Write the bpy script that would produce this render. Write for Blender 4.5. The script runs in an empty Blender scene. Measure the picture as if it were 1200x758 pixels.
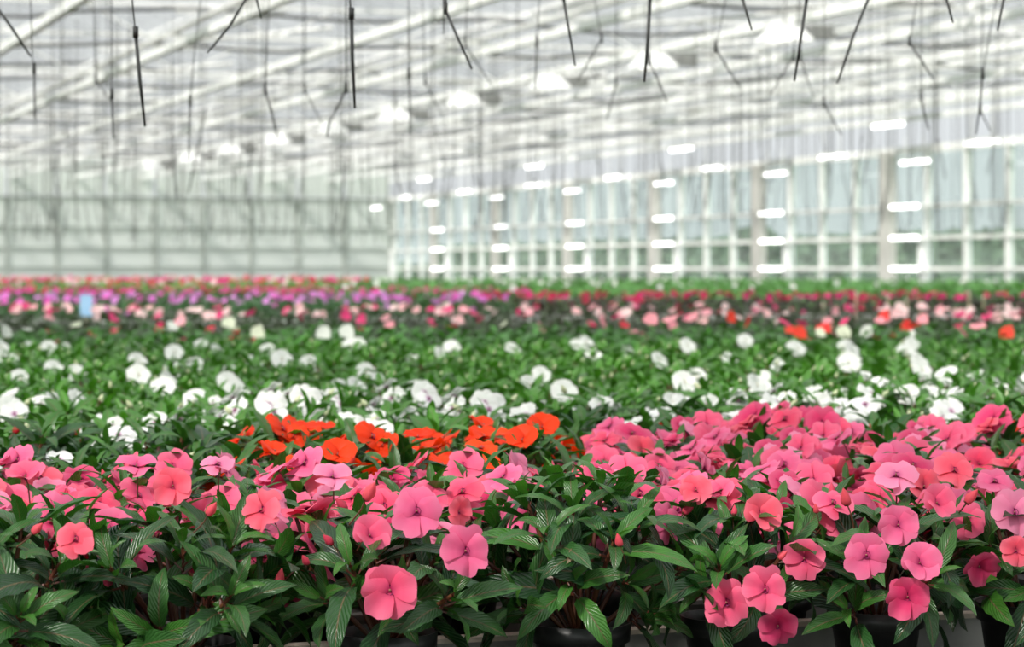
import bpy, bmesh, math, random
import numpy as np
from mathutils import Vector, Matrix, Euler

random.seed(7)
rng = np.random.default_rng(7)
S = bpy.context.scene
COL = S.collection
PI = math.pi

# ------------------------------------------------------------------ camera
EYE = 1.35            # height of the lens above the floor
FPX = 3000.0          # focal length in pixels of the 1200 px frame (90 mm)
cam = bpy.data.cameras.new('camera')
cam_o = bpy.data.objects.new('camera', cam)
COL.objects.link(cam_o)
cam.sensor_width = 36.0
cam.lens = 90.0
cam.shift_y = -64.0 / 1200.0
cam.clip_end = 600.0
cam_o.location = (0, 0, EYE)
cam_o.rotation_euler = (PI / 2, 0, 0)
cam.dof.use_dof = True
cam.dof.focus_distance = 3.0
cam.dof.aperture_fstop = 9.6
S.camera = cam_o

# ------------------------------------------------------------------ sky, sun, exposure
world = bpy.data.worlds.new('world')
S.world = world
world.use_nodes = True
wn, wl = world.node_tree.nodes, world.node_tree.links
wn.clear()
w_out = wn.new('ShaderNodeOutputWorld')
w_bg = wn.new('ShaderNodeBackground')
w_tc = wn.new('ShaderNodeTexCoord')
w_sep = wn.new('ShaderNodeSeparateXYZ')
w_ramp = wn.new('ShaderNodeMapRange')      # overcast sky: about three times brighter overhead than at the horizon
w_ramp.inputs['From Min'].default_value = 0.0
w_ramp.inputs['From Max'].default_value = 1.0
w_ramp.inputs['To Min'].default_value = 0.60
w_ramp.inputs['To Max'].default_value = 1.75
w_bg.inputs['Color'].default_value = (0.93, 0.975, 1.0, 1)
wl.new(w_tc.outputs['Generated'], w_sep.inputs[0])
wl.new(w_sep.outputs['Z'], w_ramp.inputs['Value'])
wl.new(w_ramp.outputs[0], w_bg.inputs['Strength'])
wl.new(w_bg.outputs[0], w_out.inputs[0])

sun = bpy.data.lights.new('sun', 'SUN')
sun.energy = 5.2
sun.angle = math.radians(6)
sun.color = (1.0, 0.96, 0.9)
sun_o = bpy.data.objects.new('sun', sun)
COL.objects.link(sun_o)
sun_o.rotation_euler = (math.radians(52), 0, math.radians(-38))
sun_o.location = (-5, -5, 20)

S.view_settings.view_transform = 'Standard'
S.view_settings.look = 'None'
S.view_settings.gamma = 1.0
S.view_settings.use_curve_mapping = False
S.view_settings.exposure = 0.34
S.cycles.use_denoising = True
S.cycles.max_bounces = 8
S.cycles.transparent_max_bounces = 16
S.cycles.diffuse_bounces = 3
S.cycles.glossy_bounces = 2
S.cycles.transmission_bounces = 4
S.cycles.caustics_reflective = False
S.cycles.caustics_refractive = False

# ------------------------------------------------------------------ materials
def mat(name):
    m = bpy.data.materials.new(name)
    m.use_nodes = True
    n = m.node_tree.nodes
    return m, n, m.node_tree.links, n['Principled BSDF']

def noise_mat(name, c1, c2, scale=5.0, rough=0.6, metal=0.0, bump=0.0, spec=0.5, detail=4.0):
    m, n, l, b = mat(name)
    tc = n.new('ShaderNodeTexCoord')
    t = n.new('ShaderNodeTexNoise'); t.inputs['Scale'].default_value = scale; t.inputs['Detail'].default_value = detail
    l.new(tc.outputs['Object'], t.inputs['Vector'])
    r = n.new('ShaderNodeValToRGB')
    r.color_ramp.elements[0].position = 0.35; r.color_ramp.elements[0].color = (*c1, 1)
    r.color_ramp.elements[1].position = 0.65; r.color_ramp.elements[1].color = (*c2, 1)
    l.new(t.outputs['Fac'], r.inputs[0]); l.new(r.outputs[0], b.inputs['Base Color'])
    b.inputs['Roughness'].default_value = rough; b.inputs['Metallic'].default_value = metal
    b.inputs['Specular IOR Level'].default_value = spec
    if bump:
        bp = n.new('ShaderNodeBump'); bp.inputs['Strength'].default_value = bump; bp.inputs['Distance'].default_value = 0.01
        l.new(t.outputs['Fac'], bp.inputs['Height']); l.new(bp.outputs[0], b.inputs['Normal'])
    return m

M = {}
M['floor'] = noise_mat('concrete', (.20, .20, .19), (.30, .30, .28), 1.5, .8, bump=.2)
M['white_paint'] = noise_mat('white_painted_steel', (.84, .84, .82), (.90, .90, .89), 3, .35)
M['bright_paint'] = noise_mat('clean_white_enamel', (.92, .92, .92), (.95, .95, .95), 3, .3)
M['grey_post'] = noise_mat('galvanised_post', (.50, .49, .46), (.60, .59, .56), 2, .5, .0)
M['frame_grey'] = noise_mat('grey_green_aluminium', (.33, .37, .34), (.40, .43, .40), 2, .5)
M['wire'] = noise_mat('dark_wire', (.05, .05, .045), (.09, .085, .08), 20, .6)
M['tube'] = noise_mat('black_tube', (.008, .008, .008), (.02, .02, .02), 30, .5)
M['pot'] = noise_mat('black_pot_plastic', (.010, .010, .011), (.022, .022, .023), 40, .42, bump=.1)
M['soil'] = noise_mat('potting_soil', (.018, .011, .007), (.055, .034, .02), 160, .95, bump=1.0)
M['alu'] = noise_mat('worn_aluminium', (.30, .295, .285), (.42, .41, .39), 14, .5, .35, bump=.05)
M['lip'] = noise_mat('dusty_beige_lip', (.60, .51, .42), (.78, .68, .57), 60, .75, bump=.1)
M['mat_dark'] = noise_mat('dark_bench_mat', (.012, .012, .011), (.03, .028, .024), 30, .9)
M['stem'] = noise_mat('reddish_stem', (.09, .018, .014), (.13, .05, .02), 30, .45)
M['hedge'] = noise_mat('hedge_leaves', (.035, .07, .04), (.12, .17, .11), 1.2, .8)
M['lawn'] = noise_mat('grass', (.14, .24, .08), (.24, .34, .13), .4, .9)
M['bark'] = noise_mat('bark', (.09, .07, .05), (.15, .12, .09), 8, .9)
M['ballast'] = noise_mat('lamp_ballast_grey', (.25, .25, .25), (.32, .32, .31), 10, .5)
M['trap'] = noise_mat('blue_sticky_card', (.32, .55, .80), (.38, .60, .84), 12, .4)
M['cane'] = noise_mat('bamboo', (.42, .33, .20), (.5, .4, .26), 12, .6)
M['red_paint'] = noise_mat('brick_red', (.35, .14, .10), (.45, .2, .15), 2, .8)
M['shed'] = noise_mat('weathered_dark_boards', (.05, .055, .055), (.10, .105, .10), 2, .8)

def glass_mat(name, tint, clear, trans, refl=.06):
    """pane: clear share lets light straight through, the rest is a dusty milky coat"""
    m, n, l, b = mat(name)
    n.remove(b)
    out = n['Material Output']
    tr = n.new('ShaderNodeBsdfTransparent'); tr.inputs[0].default_value = (*tint, 1)
    tl = n.new('ShaderNodeBsdfTranslucent'); tl.inputs[0].default_value = (*trans, 1)
    df = n.new('ShaderNodeBsdfDiffuse'); df.inputs[0].default_value = (*trans, 1)
    gl = n.new('ShaderNodeBsdfGlossy'); gl.inputs['Roughness'].default_value = .08
    md = n.new('ShaderNodeMixShader'); md.inputs[0].default_value = .45
    l.new(tl.outputs[0], md.inputs[1]); l.new(df.outputs[0], md.inputs[2])
    mx = n.new('ShaderNodeMixShader')
    tc = n.new('ShaderNodeTexCoord'); nz = n.new('ShaderNodeTexNoise'); nz.inputs['Scale'].default_value = .7
    mr = n.new('ShaderNodeMapRange'); mr.inputs['To Min'].default_value = clear - .1; mr.inputs['To Max'].default_value = clear + .1
    l.new(tc.outputs['Object'], nz.inputs['Vector']); l.new(nz.outputs['Fac'], mr.inputs['Value']); l.new(mr.outputs[0], mx.inputs[0])
    l.new(md.outputs[0], mx.inputs[1]); l.new(tr.outputs[0], mx.inputs[2])
    mg = n.new('ShaderNodeMixShader'); mg.inputs[0].default_value = refl
    l.new(mx.outputs[0], mg.inputs[1]); l.new(gl.outputs[0], mg.inputs[2])
    l.new(mg.outputs[0], out.inputs[0])
    return m
M['roof_glass'] = glass_mat('dusty_roof_glass', (.86, .86, .85), .76, (.46, .465, .455), .04)
M['wall_glass'] = glass_mat('clear_wall_glass', (.93, .98, .97), .90, (.85, .88, .87), .04)
M['milk_glass'] = glass_mat('milky_twinwall_panel', (.94, .95, .945), .10, (.79, .81, .805), .02)

def lamp_mat(name, col, power):
    m, n, l, b = mat(name)
    b.inputs['Base Color'].default_value = (*col, 1)
    b.inputs['Emission Color'].default_value = (*col, 1)
    b.inputs['Emission Strength'].default_value = power
    return m
M['bulb'] = lamp_mat('lit_bulb', (1, .98, .93), 9)
M['tube_lit'] = lamp_mat('lit_tube', (1, 1, .98), 3.2)  # strip lights, and the added glow on the sunlit rails

def leaf_mat(name, attr=False):
    """tint comes from the object's own colour (or a vertex colour in the far masses); midrib and pinnate veins from UV"""
    m, n, l, b = mat(name)
    out = n['Material Output']
    if attr:
        ci = n.new('ShaderNodeAttribute'); ci.attribute_name = 'Col'; cout = ci.outputs['Color']
    else:
        ci = n.new('ShaderNodeObjectInfo'); cout = ci.outputs['Color']
    uv = n.new('ShaderNodeUVMap'); sp = n.new('ShaderNodeSeparateXYZ'); l.new(uv.outputs[0], sp.inputs[0])
    def mth(op, a, bb=None, c=None):
        q = n.new('ShaderNodeMath'); q.operation = op
        for i, v in enumerate((a, bb, c)):
            if v is None: continue
            if isinstance(v, (int, float)): q.inputs[i].default_value = v
            else: l.new(v, q.inputs[i])
        return q.outputs[0]
    du = mth('ABSOLUTE', mth('SUBTRACT', sp.outputs['X'], .5))
    rib = n.new('ShaderNodeMapRange'); l.new(du, rib.inputs['Value'])
    rib.inputs['From Min'].default_value = .012; rib.inputs['From Max'].default_value = .045
    rib.inputs['To Min'].default_value = 1; rib.inputs['To Max'].default_value = 0
    ph = mth('SUBTRACT', mth('MULTIPLY', sp.outputs['Y'], 11.0), mth('MULTIPLY', du, 7.0))
    vein = mth('ABSOLUTE', mth('SINE', mth('MULTIPLY', ph, PI)))          # 0 on the veins
    vr = n.new('ShaderNodeMapRange'); l.new(vein, vr.inputs['Value'])
    vr.inputs['From Min'].default_value = 0; vr.inputs['From Max'].default_value = .28
    vr.inputs['To Min'].default_value = .35; vr.inputs['To Max'].default_value = 0
    nz = n.new('ShaderNodeTexNoise'); nz.inputs['Scale'].default_value = 60
    tc = n.new('ShaderNodeTexCoord'); l.new(tc.outputs['Object'], nz.inputs['Vector'])
    hs = n.new('ShaderNodeHueSaturation'); l.new(cout, hs.inputs['Color'])
    mv = n.new('ShaderNodeMapRange'); l.new(nz.outputs['Fac'], mv.inputs['Value'])
    mv.inputs['To Min'].default_value = .7; mv.inputs['To Max'].default_value = 1.3; l.new(mv.outputs[0], hs.inputs['Value'])
    m1 = n.new('ShaderNodeMix'); m1.data_type = 'RGBA'; l.new(vr.outputs[0], m1.inputs[0]); l.new(hs.outputs[0], m1.inputs[6])
    m1.inputs[7].default_value = (.09, .24, .08, 1)
    m2 = n.new('ShaderNodeMix'); m2.data_type = 'RGBA'; l.new(rib.outputs[0], m2.inputs[0]); l.new(m1.outputs[2], m2.inputs[6])
    m2.inputs[7].default_value = (.13, .09, .045, 1)
    l.new(m2.outputs[2], b.inputs['Base Color'])
    bp = n.new('ShaderNodeBump'); bp.inputs['Strength'].default_value = .5; bp.inputs['Distance'].default_value = .0016
    l.new(vein, bp.inputs['Height']); l.new(bp.outputs[0], b.inputs['Normal'])
    b.inputs['Roughness'].default_value = .33
    b.inputs['Specular IOR Level'].default_value = .22 if attr else .5
    tl = n.new('ShaderNodeBsdfTranslucent')
    br = n.new('ShaderNodeMix'); br.data_type = 'RGBA'; br.blend_type = 'MULTIPLY'; br.inputs[0].default_value = 1
    l.new(m1.outputs[2], br.inputs[6]); br.inputs[7].default_value = (1.8, 2.2, .8, 1); l.new(br.outputs[2], tl.inputs[0])
    mx = n.new('ShaderNodeMixShader'); mx.inputs[0].default_value = .16
    l.new(b.outputs[0], mx.inputs[1]); l.new(tl.outputs[0], mx.inputs[2]); l.new(mx.outputs[0], out.inputs[0])
    return m
M['leaf'] = leaf_mat('impatiens_leaf')
M['leaf_mass'] = leaf_mat('impatiens_leaf_mass', True)

def petal_mat(name, attr=False, throat=.95, rim_amt=.10, sheen=.05):
    m, n, l, b = mat(name)
    out = n['Material Output']
    if attr:
        ci = n.new('ShaderNodeAttribute'); ci.attribute_name = 'Col'; cout = ci.outputs['Color']
    else:
        ci = n.new('ShaderNodeObjectInfo'); cout = ci.outputs['Color']
    uv = n.new('ShaderNodeUVMap'); sp = n.new('ShaderNodeSeparateXYZ'); l.new(uv.outputs[0], sp.inputs[0])
    # throat darker, rim a touch paler, fine radial veins
    dk = n.new('ShaderNodeMapRange'); l.new(sp.outputs['Y'], dk.inputs['Value'])
    dk.inputs['From Min'].default_value = .04; dk.inputs['From Max'].default_value = .42
    dk.inputs['To Min'].default_value = throat; dk.inputs['To Max'].default_value = 0
    pw = n.new('ShaderNodeMath'); pw.operation = 'POWER'; l.new(dk.outputs[0], pw.inputs[0]); pw.inputs[1].default_value = 1.7
    mul = n.new('ShaderNodeMix'); mul.data_type = 'RGBA'; mul.blend_type = 'MULTIPLY'
    l.new(pw.outputs[0], mul.inputs[0]); l.new(cout, mul.inputs[6]); mul.inputs[7].default_value = (.50, .06, .40, 1)
    rim = n.new('ShaderNodeMapRange'); l.new(sp.outputs['Y'], rim.inputs['Value'])
    rim.inputs['From Min'].default_value = .5; rim.inputs['From Max'].default_value = 1
    rim.inputs['To Min'].default_value = 0; rim.inputs['To Max'].default_value = rim_amt
    m2 = n.new('ShaderNodeMix'); m2.data_type = 'RGBA'; l.new(rim.outputs[0], m2.inputs[0]); l.new(mul.outputs[2], m2.inputs[6])
    m2.inputs[7].default_value = (1, .75, .9, 1)
    l.new(m2.outputs[2], b.inputs['Base Color'])
    w = n.new('ShaderNodeTexWave'); w.wave_type = 'BANDS'; w.inputs['Scale'].default_value = 5; w.inputs['Distortion'].default_value = 1.5
    mp = n.new('ShaderNodeMapping'); mp.inputs['Scale'].default_value = (1, .12, 1); l.new(uv.outputs[0], mp.inputs[0]); l.new(mp.outputs[0], w.inputs[0])
    bp = n.new('ShaderNodeBump'); bp.inputs['Strength'].default_value = .12; bp.inputs['Distance'].default_value = .001
    l.new(w.outputs['Fac'], bp.inputs['Height']); l.new(bp.outputs[0], b.inputs['Normal'])
    b.inputs['Roughness'].default_value = .55
    b.inputs['Specular IOR Level'].default_value = .25
    b.inputs['Sheen Weight'].default_value = sheen
    tl = n.new('ShaderNodeBsdfTranslucent'); l.new(m2.outputs[2], tl.inputs[0])
    mx = n.new('ShaderNodeMixShader'); mx.inputs[0].default_value = .33
    l.new(b.outputs[0], mx.inputs[1]); l.new(tl.outputs[0], mx.inputs[2]); l.new(mx.outputs[0], out.inputs[0])
    return m
M['petal'] = petal_mat('impatiens_petal')
M['petal_mass'] = petal_mat('impatiens_petal_mass', True)
M['petal_orange'] = petal_mat('orange_impatiens_petal', False, .5, .0, .0)
M['petal_white'] = petal_mat('white_impatiens_petal', False, .08)
M['eye_pale'] = noise_mat('pale_eye', (.6, .55, .42), (.7, .66, .5), 200, .5)
M['eye'] = noise_mat('dark_magenta_eye', (.10, .004, .03), (.20, .01, .08), 200, .5)
M['anther'] = noise_mat('dull_anther', (.22, .07, .06), (.38, .20, .12), 200, .6)

# ------------------------------------------------------------------ mesh helpers
class MB:
    """collects boxes, tubes, bars and grids; build() links them as ONE mesh object"""
    def __init__(s):
        s.v = []; s.f = []; s.uv = []; s.mi = []; s.smooth = []
    def add(s, vs, fs, mi=0, uvs=None, smooth=False):
        o = len(s.v)
        s.v.extend([tuple(p) for p in vs])
        for k, f in enumerate(fs):
            s.f.append([i + o for i in f]); s.mi.append(mi); s.smooth.append(smooth)
            s.uv.append([uvs[i] for i in f] if uvs else [(0, 0)] * len(f))
        return s
    def box(s, c, size, ang=0.0, mi=0):
        hx, hy, hz = size[0] / 2, size[1] / 2, size[2] / 2
        ca, sa = math.cos(ang), math.sin(ang)
        vs = []
        for x, y, z in ((-hx,-hy,-hz),(hx,-hy,-hz),(hx,hy,-hz),(-hx,hy,-hz),(-hx,-hy,hz),(hx,-hy,hz),(hx,hy,hz),(-hx,hy,hz)):
            vs.append((c[0] + ca*x - sa*y, c[1] + sa*x + ca*y, c[2] + z))
        return s.add(vs, [(0,3,2,1),(4,5,6,7),(0,1,5,4),(1,2,6,5),(2,3,7,6),(3,0,4,7)], mi)
    def tube(s, pts, rad, n=6, mi=0, cap=True):
        pts = [Vector(p) for p in pts]
        rad = rad if isinstance(rad, (list, tuple)) else [rad] * len(pts)
        vs = []; fs = []
        for i, p in enumerate(pts):
            a = pts[max(i-1, 0)]; b = pts[min(i+1, len(pts)-1)]
            d = (b - a).normalized()
            up = Vector((0, 0, 1)) if abs(d.z) < .9 else Vector((1, 0, 0))
            x = d.cross(up).normalized(); y = x.cross(d)
            for k in range(n):
                t = 2*PI*k/n
                vs.append(p + (x*math.cos(t) + y*math.sin(t)) * rad[i])
        for i in range(len(pts)-1):
            for k in range(n):
                k2 = (k+1) % n
                fs.append((i*n+k, i*n+k2, (i+1)*n+k2, (i+1)*n+k))
        if cap:
            fs.append(tuple(range(n-1, -1, -1))); fs.append(tuple((len(pts)-1)*n + k for k in range(n)))
        return s.add(vs, fs, mi, smooth=n > 4)
    def lathe(s, prof, n=24, mi=0, c=(0,0,0)):
        vs = []; fs = []
        for r, z in prof:
            for k in range(n):
                t = 2*PI*k/n
                vs.append((c[0] + r*math.cos(t), c[1] + r*math.sin(t), c[2] + z))
        for i in range(len(prof)-1):
            for k in range(n):
                k2 = (k+1) % n
                fs.append((i*n+k, i*n+k2, (i+1)*n+k2, (i+1)*n+k))
        return s.add(vs, fs, mi, smooth=True)
    def mesh(s, name, mats):
        me = bpy.data.meshes.new(name)
        me.from_pydata(s.v, [], s.f)
        ul = me.uv_layers.new(name='UVMap')
        flat = [c for f in s.uv for u in f for c in u]
        ul.data.foreach_set('uv', flat)
        for m in mats: me.materials.append(m)
        me.polygons.foreach_set('material_index', s.mi)
        me.polygons.foreach_set('use_smooth', s.smooth)
        me.update()
        return me
    def build(s, name, mats, parent=None, **k):
        if not isinstance(mats, (list, tuple)): mats = [mats]
        return obj(name, s.mesh(name, mats), parent, **k)

def obj(name, me, parent=None, mw=None, color=None, kind=None):
    o = bpy.data.objects.new(name, me)
    COL.objects.link(o)
    if parent is not None:
        o.parent = parent; KIDS.setdefault(parent.name, []).append(o)
    if mw is not None: o.matrix_basis = mw
    if color is not None: o.color = (*color, 1)
    if kind: o['kind'] = kind
    return o
KIDS = {}
def tag(o, label=None, cat=None, group=None, kind=None):
    if label: o['label'] = label
    if cat: o['category'] = cat
    if group: o['group'] = group
    if kind: o['kind'] = kind
    return o
def empty(name, loc=(0,0,0), rz=0.0):
    o = bpy.data.objects.new(name, None)
    COL.objects.link(o)
    o.location = loc; o.rotation_euler = (0, 0, rz); o.empty_display_size = .1
    return o

# greenhouse axes: u runs along the long glass wall and away, v across it to the right and away
U = Vector((-.3162, .9487, 0)); V = Vector((.9487, .3162, 0))
ANG = math.atan2(V.y, V.x)                # rotation that lays local x along v, local y along u
def G(w, t, h=0.0):                       # w across, t along, h above the eye
    return V * w + U * t + Vector((0, 0, EYE + h))
def at(px, py, Y):                        # photograph pixel at distance Y -> point
    return Vector(((px - 600) / FPX * Y, Y, EYE + (315 - py) / FPX * Y))

# ------------------------------------------------------------------ shell: floor, walls, roof
WR = 24.45; TL = 86.9; T0 = 26.0; W0 = -4.0
GUT = 2.43; SILL = -.667; BAR_H = 3.1
fb = MB(); fb.box(G(8, 36, -EYE - .05), (34.0, 104, .1), ANG)
tag(fb.build('floor', M['floor']), kind='structure')
gb = MB(); gb.box((0, 150, -.16), (700, 700, .1))
tag(gb.build('ground_outside', M['lawn']), kind='structure')

MULL0 = 46.6; MOD = 1.65
wr = empty('wall_right', G(WR, T0, -EYE), ANG); tag(wr, kind='structure')
inv_wr = Matrix.Translation(wr.location) @ Matrix.Rotation(ANG, 4, 'Z'); 
def wl_(t, h, off=0.0):     # local to wall_right: y along the wall, z up
    return (off, t - T0, EYE + h)
ks = [k for k in range(-13, 26) if T0 <= MULL0 + MOD*k <= TL]
rails = [SILL, 0.0, .63, 1.27, GUT]
white_len = [0, 1]
for k in ks:
    t = MULL0 + MOD*k
    if k % 4 == 1:   # the heavy grey main post
        b = MB(); b.box(wl_(t, (GUT-EYE)/2, -.10), (.16, .50, GUT+EYE))
        b.build('main_post', M['grey_post'], wr)
        continue
    b = MB()
    b.box(wl_(t, (GUT+SILL)/2, -.02), (.13, .12, GUT-SILL))
    b.build('mullion', M['white_paint'], wr)
    if k % 4 == 0:
        b = MB(); b.box(wl_(t, -.02, -.13), (.12, .22, 1.30)); b.build('stub_post', M['bright_paint'], wr)
for h in rails:
    b = MB(); b.box(wl_((T0+TL)/2, h, -.09), (.07, TL-T0, .075 if h != GUT else .16)); b.build('rail', M['white_paint'], wr)
b = MB(); b.box(wl_((T0+TL)/2, (SILL-EYE)/2, 0), (.12, TL-T0, SILL+EYE)); b.build('sill_panel', M['grey_post'], wr)
pane_me = None
for k in ks[:-1]:
    t = MULL0 + MOD*(k+.5)
    for i in range(len(rails)-1):
        hh = rails[i+1]-rails[i]
        b = MB(); b.box(wl_(t, (rails[i]+rails[i+1])/2, .0), (.012, MOD-.10, hh-.05)); b.build('pane', M['wall_glass'], wr)

wl0 = empty('wall_back', G(W0, TL, -EYE), ANG); tag(wl0, kind='structure')
def wb_(w, h, off=0.0): return (w - W0, off, EYE + h)
brails = [SILL, .05, .70, 1.38, GUT]
nb = 17; bw = (WR - W0) / nb
for i in range(nb+1):
    w = W0 + bw*i
    b = MB(); b.box(wb_(w, (GUT+SILL)/2, -.05), (.17 if i % 4 == 0 else .12, .12, GUT-SILL)); b.build('mullion', M['frame_grey'], wl0)
for h in brails:
    b = MB(); b.box(wb_((W0+WR)/2, h, -.06), (WR-W0, .1, .07 if h != GUT else .08)); b.build('rail', M['frame_grey'], wl0)
b = MB(); b.box(wb_((W0+WR)/2, (SILL-EYE)/2), (WR-W0, .12, SILL+EYE)); b.build('sill_panel', M['frame_grey'], wl0)
for i in range(nb):
    for j in range(len(brails)-1):
        b = MB(); b.box(wb_(W0+bw*(i+.5), (brails[j]+brails[j+1])/2), (bw-.1, .02, brails[j+1]-brails[j]-.06)); b.build('panel', M['milk_glass'], wl0)
b = MB()                                 # gable infill above the gutter line
for i in range(nb):
    b.box(wb_(W0+bw*(i+.5), GUT+.75, .0), (bw-.08, .02, 1.35))
tag(b.build('gable_glazing', M['milk_glass'], wl0), kind='stuff')

ce = empty('ceiling', G(0, 0, 0), ANG); tag(ce, kind='structure')
bars = [24.4 - 2.2*k for k in range(0, 17)]
TA = -8.0
for i, w in enumerate(bars):
    b = MB(); b.box((w, (TA+TL)/2, BAR_H), (.10, TL-TA, .11)); b.build('white_bar', M['bright_paint'], ce)
    if i % 2 == 0:
        b = MB(); b.box((w, (TA+TL)/2, BAR_H+.20), (.14, TL-TA, .04)); b.build('gutter', M['white_paint'], ce)
NT = 14; dt = (TL-TA)/NT
RG = 4.15
for i in range(0, 16, 2):
    wa, wc, wb = bars[i], bars[i+1], bars[i+2]
    b = MB(); b.box((wc, (TA+TL)/2, RG), (.07, TL-TA, .06)); b.build('ridge_bar', M['white_paint'], ce)
    for (p, q) in ((wa, wc), (wb, wc)):
        for j in range(NT):
            ta, tb = TA+dt*j+.03, TA+dt*(j+1)-.03
            z0 = BAR_H+.30
            b = MB(); b.add([(p, ta, z0), (p, tb, z0), (q, tb, RG), (q, ta, RG)], [(0,1,2,3)]); b.build('roof_pane', M['roof_glass'], ce)
b = MB()
for i in range(0, 16, 2):
    wa, wc, wb = bars[i], bars[i+1], bars[i+2]
    for t in np.arange(TA, TL, 1.13):
        for p in (wa, wb):
            b.add([(p, t-.02, BAR_H+.28), (p, t+.02, BAR_H+.28), (wc, t+.02, RG-.02), (wc, t-.02, RG-.02)], [(0,1,2,3)])
tag(b.build('glazing_bars', M['white_paint'], ce), kind='stuff')
# opened ridge vents
vt = 0
for i in range(0, 14, 2):
    wc = bars[i+1]
    for t in np.arange(12 + (i % 4) * 1.6, TL-3, 6.6):
        b = MB()
        z = RG+.05
        b.add([(wc, t, z), (wc, t+1.6, z), (wc+1.0, t+1.6, z+.10), (wc+1.0, t, z+.10)], [(0,1,2,3)])
        b.build('open_vent', M['bright_paint'], ce)
# lattice trusses across the bays, one per main post
for k in range(-6, 7):
    t = 48.25 + 6.6*k
    b = MB()
    w_hi, w_lo = WR, bars[-1]
    b.box(((w_hi+w_lo)/2, t, BAR_H+.55), (w_hi-w_lo, .05, .05)); b.box(((w_hi+w_lo)/2, t, BAR_H+.12), (w_hi-w_lo, .045, .045))
    n = int((w_hi-w_lo)/.9)
    for q in range(n):
        x0 = w_lo + (w_hi-w_lo)*q/n; x1 = w_lo + (w_hi-w_lo)*(q+1)/n
        za, zb = (BAR_H+.12, BAR_H+.55) if q % 2 else (BAR_H+.55, BAR_H+.12)
        b.tube([(x0, t, za), (x1, t, zb)], .014, 4)
    b.build('lattice_truss', M['white_paint'], ce)
    # diagonal wind braces between trusses
    if k < 6:
        for wi in range(1, 14, 3):
            b = MB(); b.tube([(bars[wi], t, BAR_H+.3), (bars[wi+1], t+6.6, BAR_H+.45)], .03, 5); b.build('wind_brace', M['white_paint'], ce)
# dark sagging screen wires across the bays
for q in range(0, 18):
    t = 12.5 + 4.3*q
    if t > TL: break
    b = MB(); pts = []
    for i in range(len(bars)-1):
        a, c = bars[i], bars[i+1]
        for s in range(3):
            f = s/3
            sag = (.085 if i % 2 else .06) * math.sin(PI*((i % 2) + f)/2)
            pts.append((a+(c-a)*f, t + .25*math.sin(i*1.7+q), BAR_H+.36 - sag*1.6 + .05*math.sin(i*.6+q*2)))
    b.tube(pts, .023, 4)
    b.build('screen_wire', M['wire'], ce)

# ------------------------------------------------------------------ outdoors beyond the glass
def hedge(name, p0, p1, hgt, dep, label, n, seed):
    r = np.random.default_rng(seed)
    p0 = Vector(p0); p1 = Vector(p1); d = (p1-p0); L = d.length; d.normalize(); nn = Vector((-d.y, d.x, 0))
    vs = []; fs = []
    for i in range(n):
        c = p0 + d*(r.random()*L) + nn*((r.random()-.5)*dep) + Vector((0, 0, hgt*(r.random()**.6)))
        s = .25 + .25*r.random()
        a = r.normal(size=3); a /= np.linalg.norm(a); bb = np.cross(a, r.normal(size=3)); bb /= np.linalg.norm(bb)
        a = Vector(a)*s; bb = Vector(bb)*s
        o = len(vs); vs += [c-a, c-bb, c+a, c+bb]; fs.append((o, o+1, o+2, o+3))
    b = MB(); b.add(vs, fs)
    b.box((p0+p1)/2+Vector((0, 0, hgt*.42)), (L, dep*.7, hgt*.84), math.atan2(d.y, d.x))
    o = b.build(name, M['hedge']); tag(o, label, 'hedge', kind='stuff')
hedge('clipped_hedge', G(31, 34, -EYE-.1), G(31, 125, -EYE-.1), 1.35, 1.6, 'low dark green hedge running outside the long glass wall', 5000, 3)
hedge('tall_hedge', G(58, 40, -EYE-.1), G(58, 190, -EYE-.1), 3.1, 2.5, 'tall grey green hedge far outside beyond the long glass wall', 7000, 4)
def tree(x, y, h, label, seed):
    r = np.random.default_rng(seed)
    root = empty('garden_tree', (x, y, -.1)); tag(root, label, 'tree')
    b = MB(); b.tube([(0, 0, 0), (.1, .05, h*.3), (0, 0, h*.62)], [.24, .18, .08], 8); b.build('trunk', M['bark'], root)
    vs = []; fs = []
    for i in range(900):
        a = r.normal(size=3); a /= np.linalg.norm(a); q = r.random()**.4
        c = Vector((a[0]*h*.33*q, a[1]*h*.33*q, h*.64 + a[2]*h*.34*q))
        s = .28; e = Vector(r.normal(size=3)).normalized()*s; g = e.cross(Vector(r.normal(size=3))).normalized()*s
        o = len(vs); vs += [c-e, c-g, c+e, c+g]; fs.append((o, o+1, o+2, o+3))
    b = MB(); b.add(vs, fs); tag(b.build('crown', M['hedge'], root), kind='stuff')
for i, (w, t, h, lab) in enumerate([(44, 60, 4.2, 'round green tree outside, behind the heaviest right-hand post'), (50, 84, 4.6, 'tall green tree outside, in the middle of the glass wall'), (46, 104, 4.2, 'green tree outside near the glass corner'), (49, 70, 5.0, 'broad green tree outside, standing farthest back of the garden trees')]):
    p = G(w, t); tree(p.x, p.y, h*.8, lab, 20+i)
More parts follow.
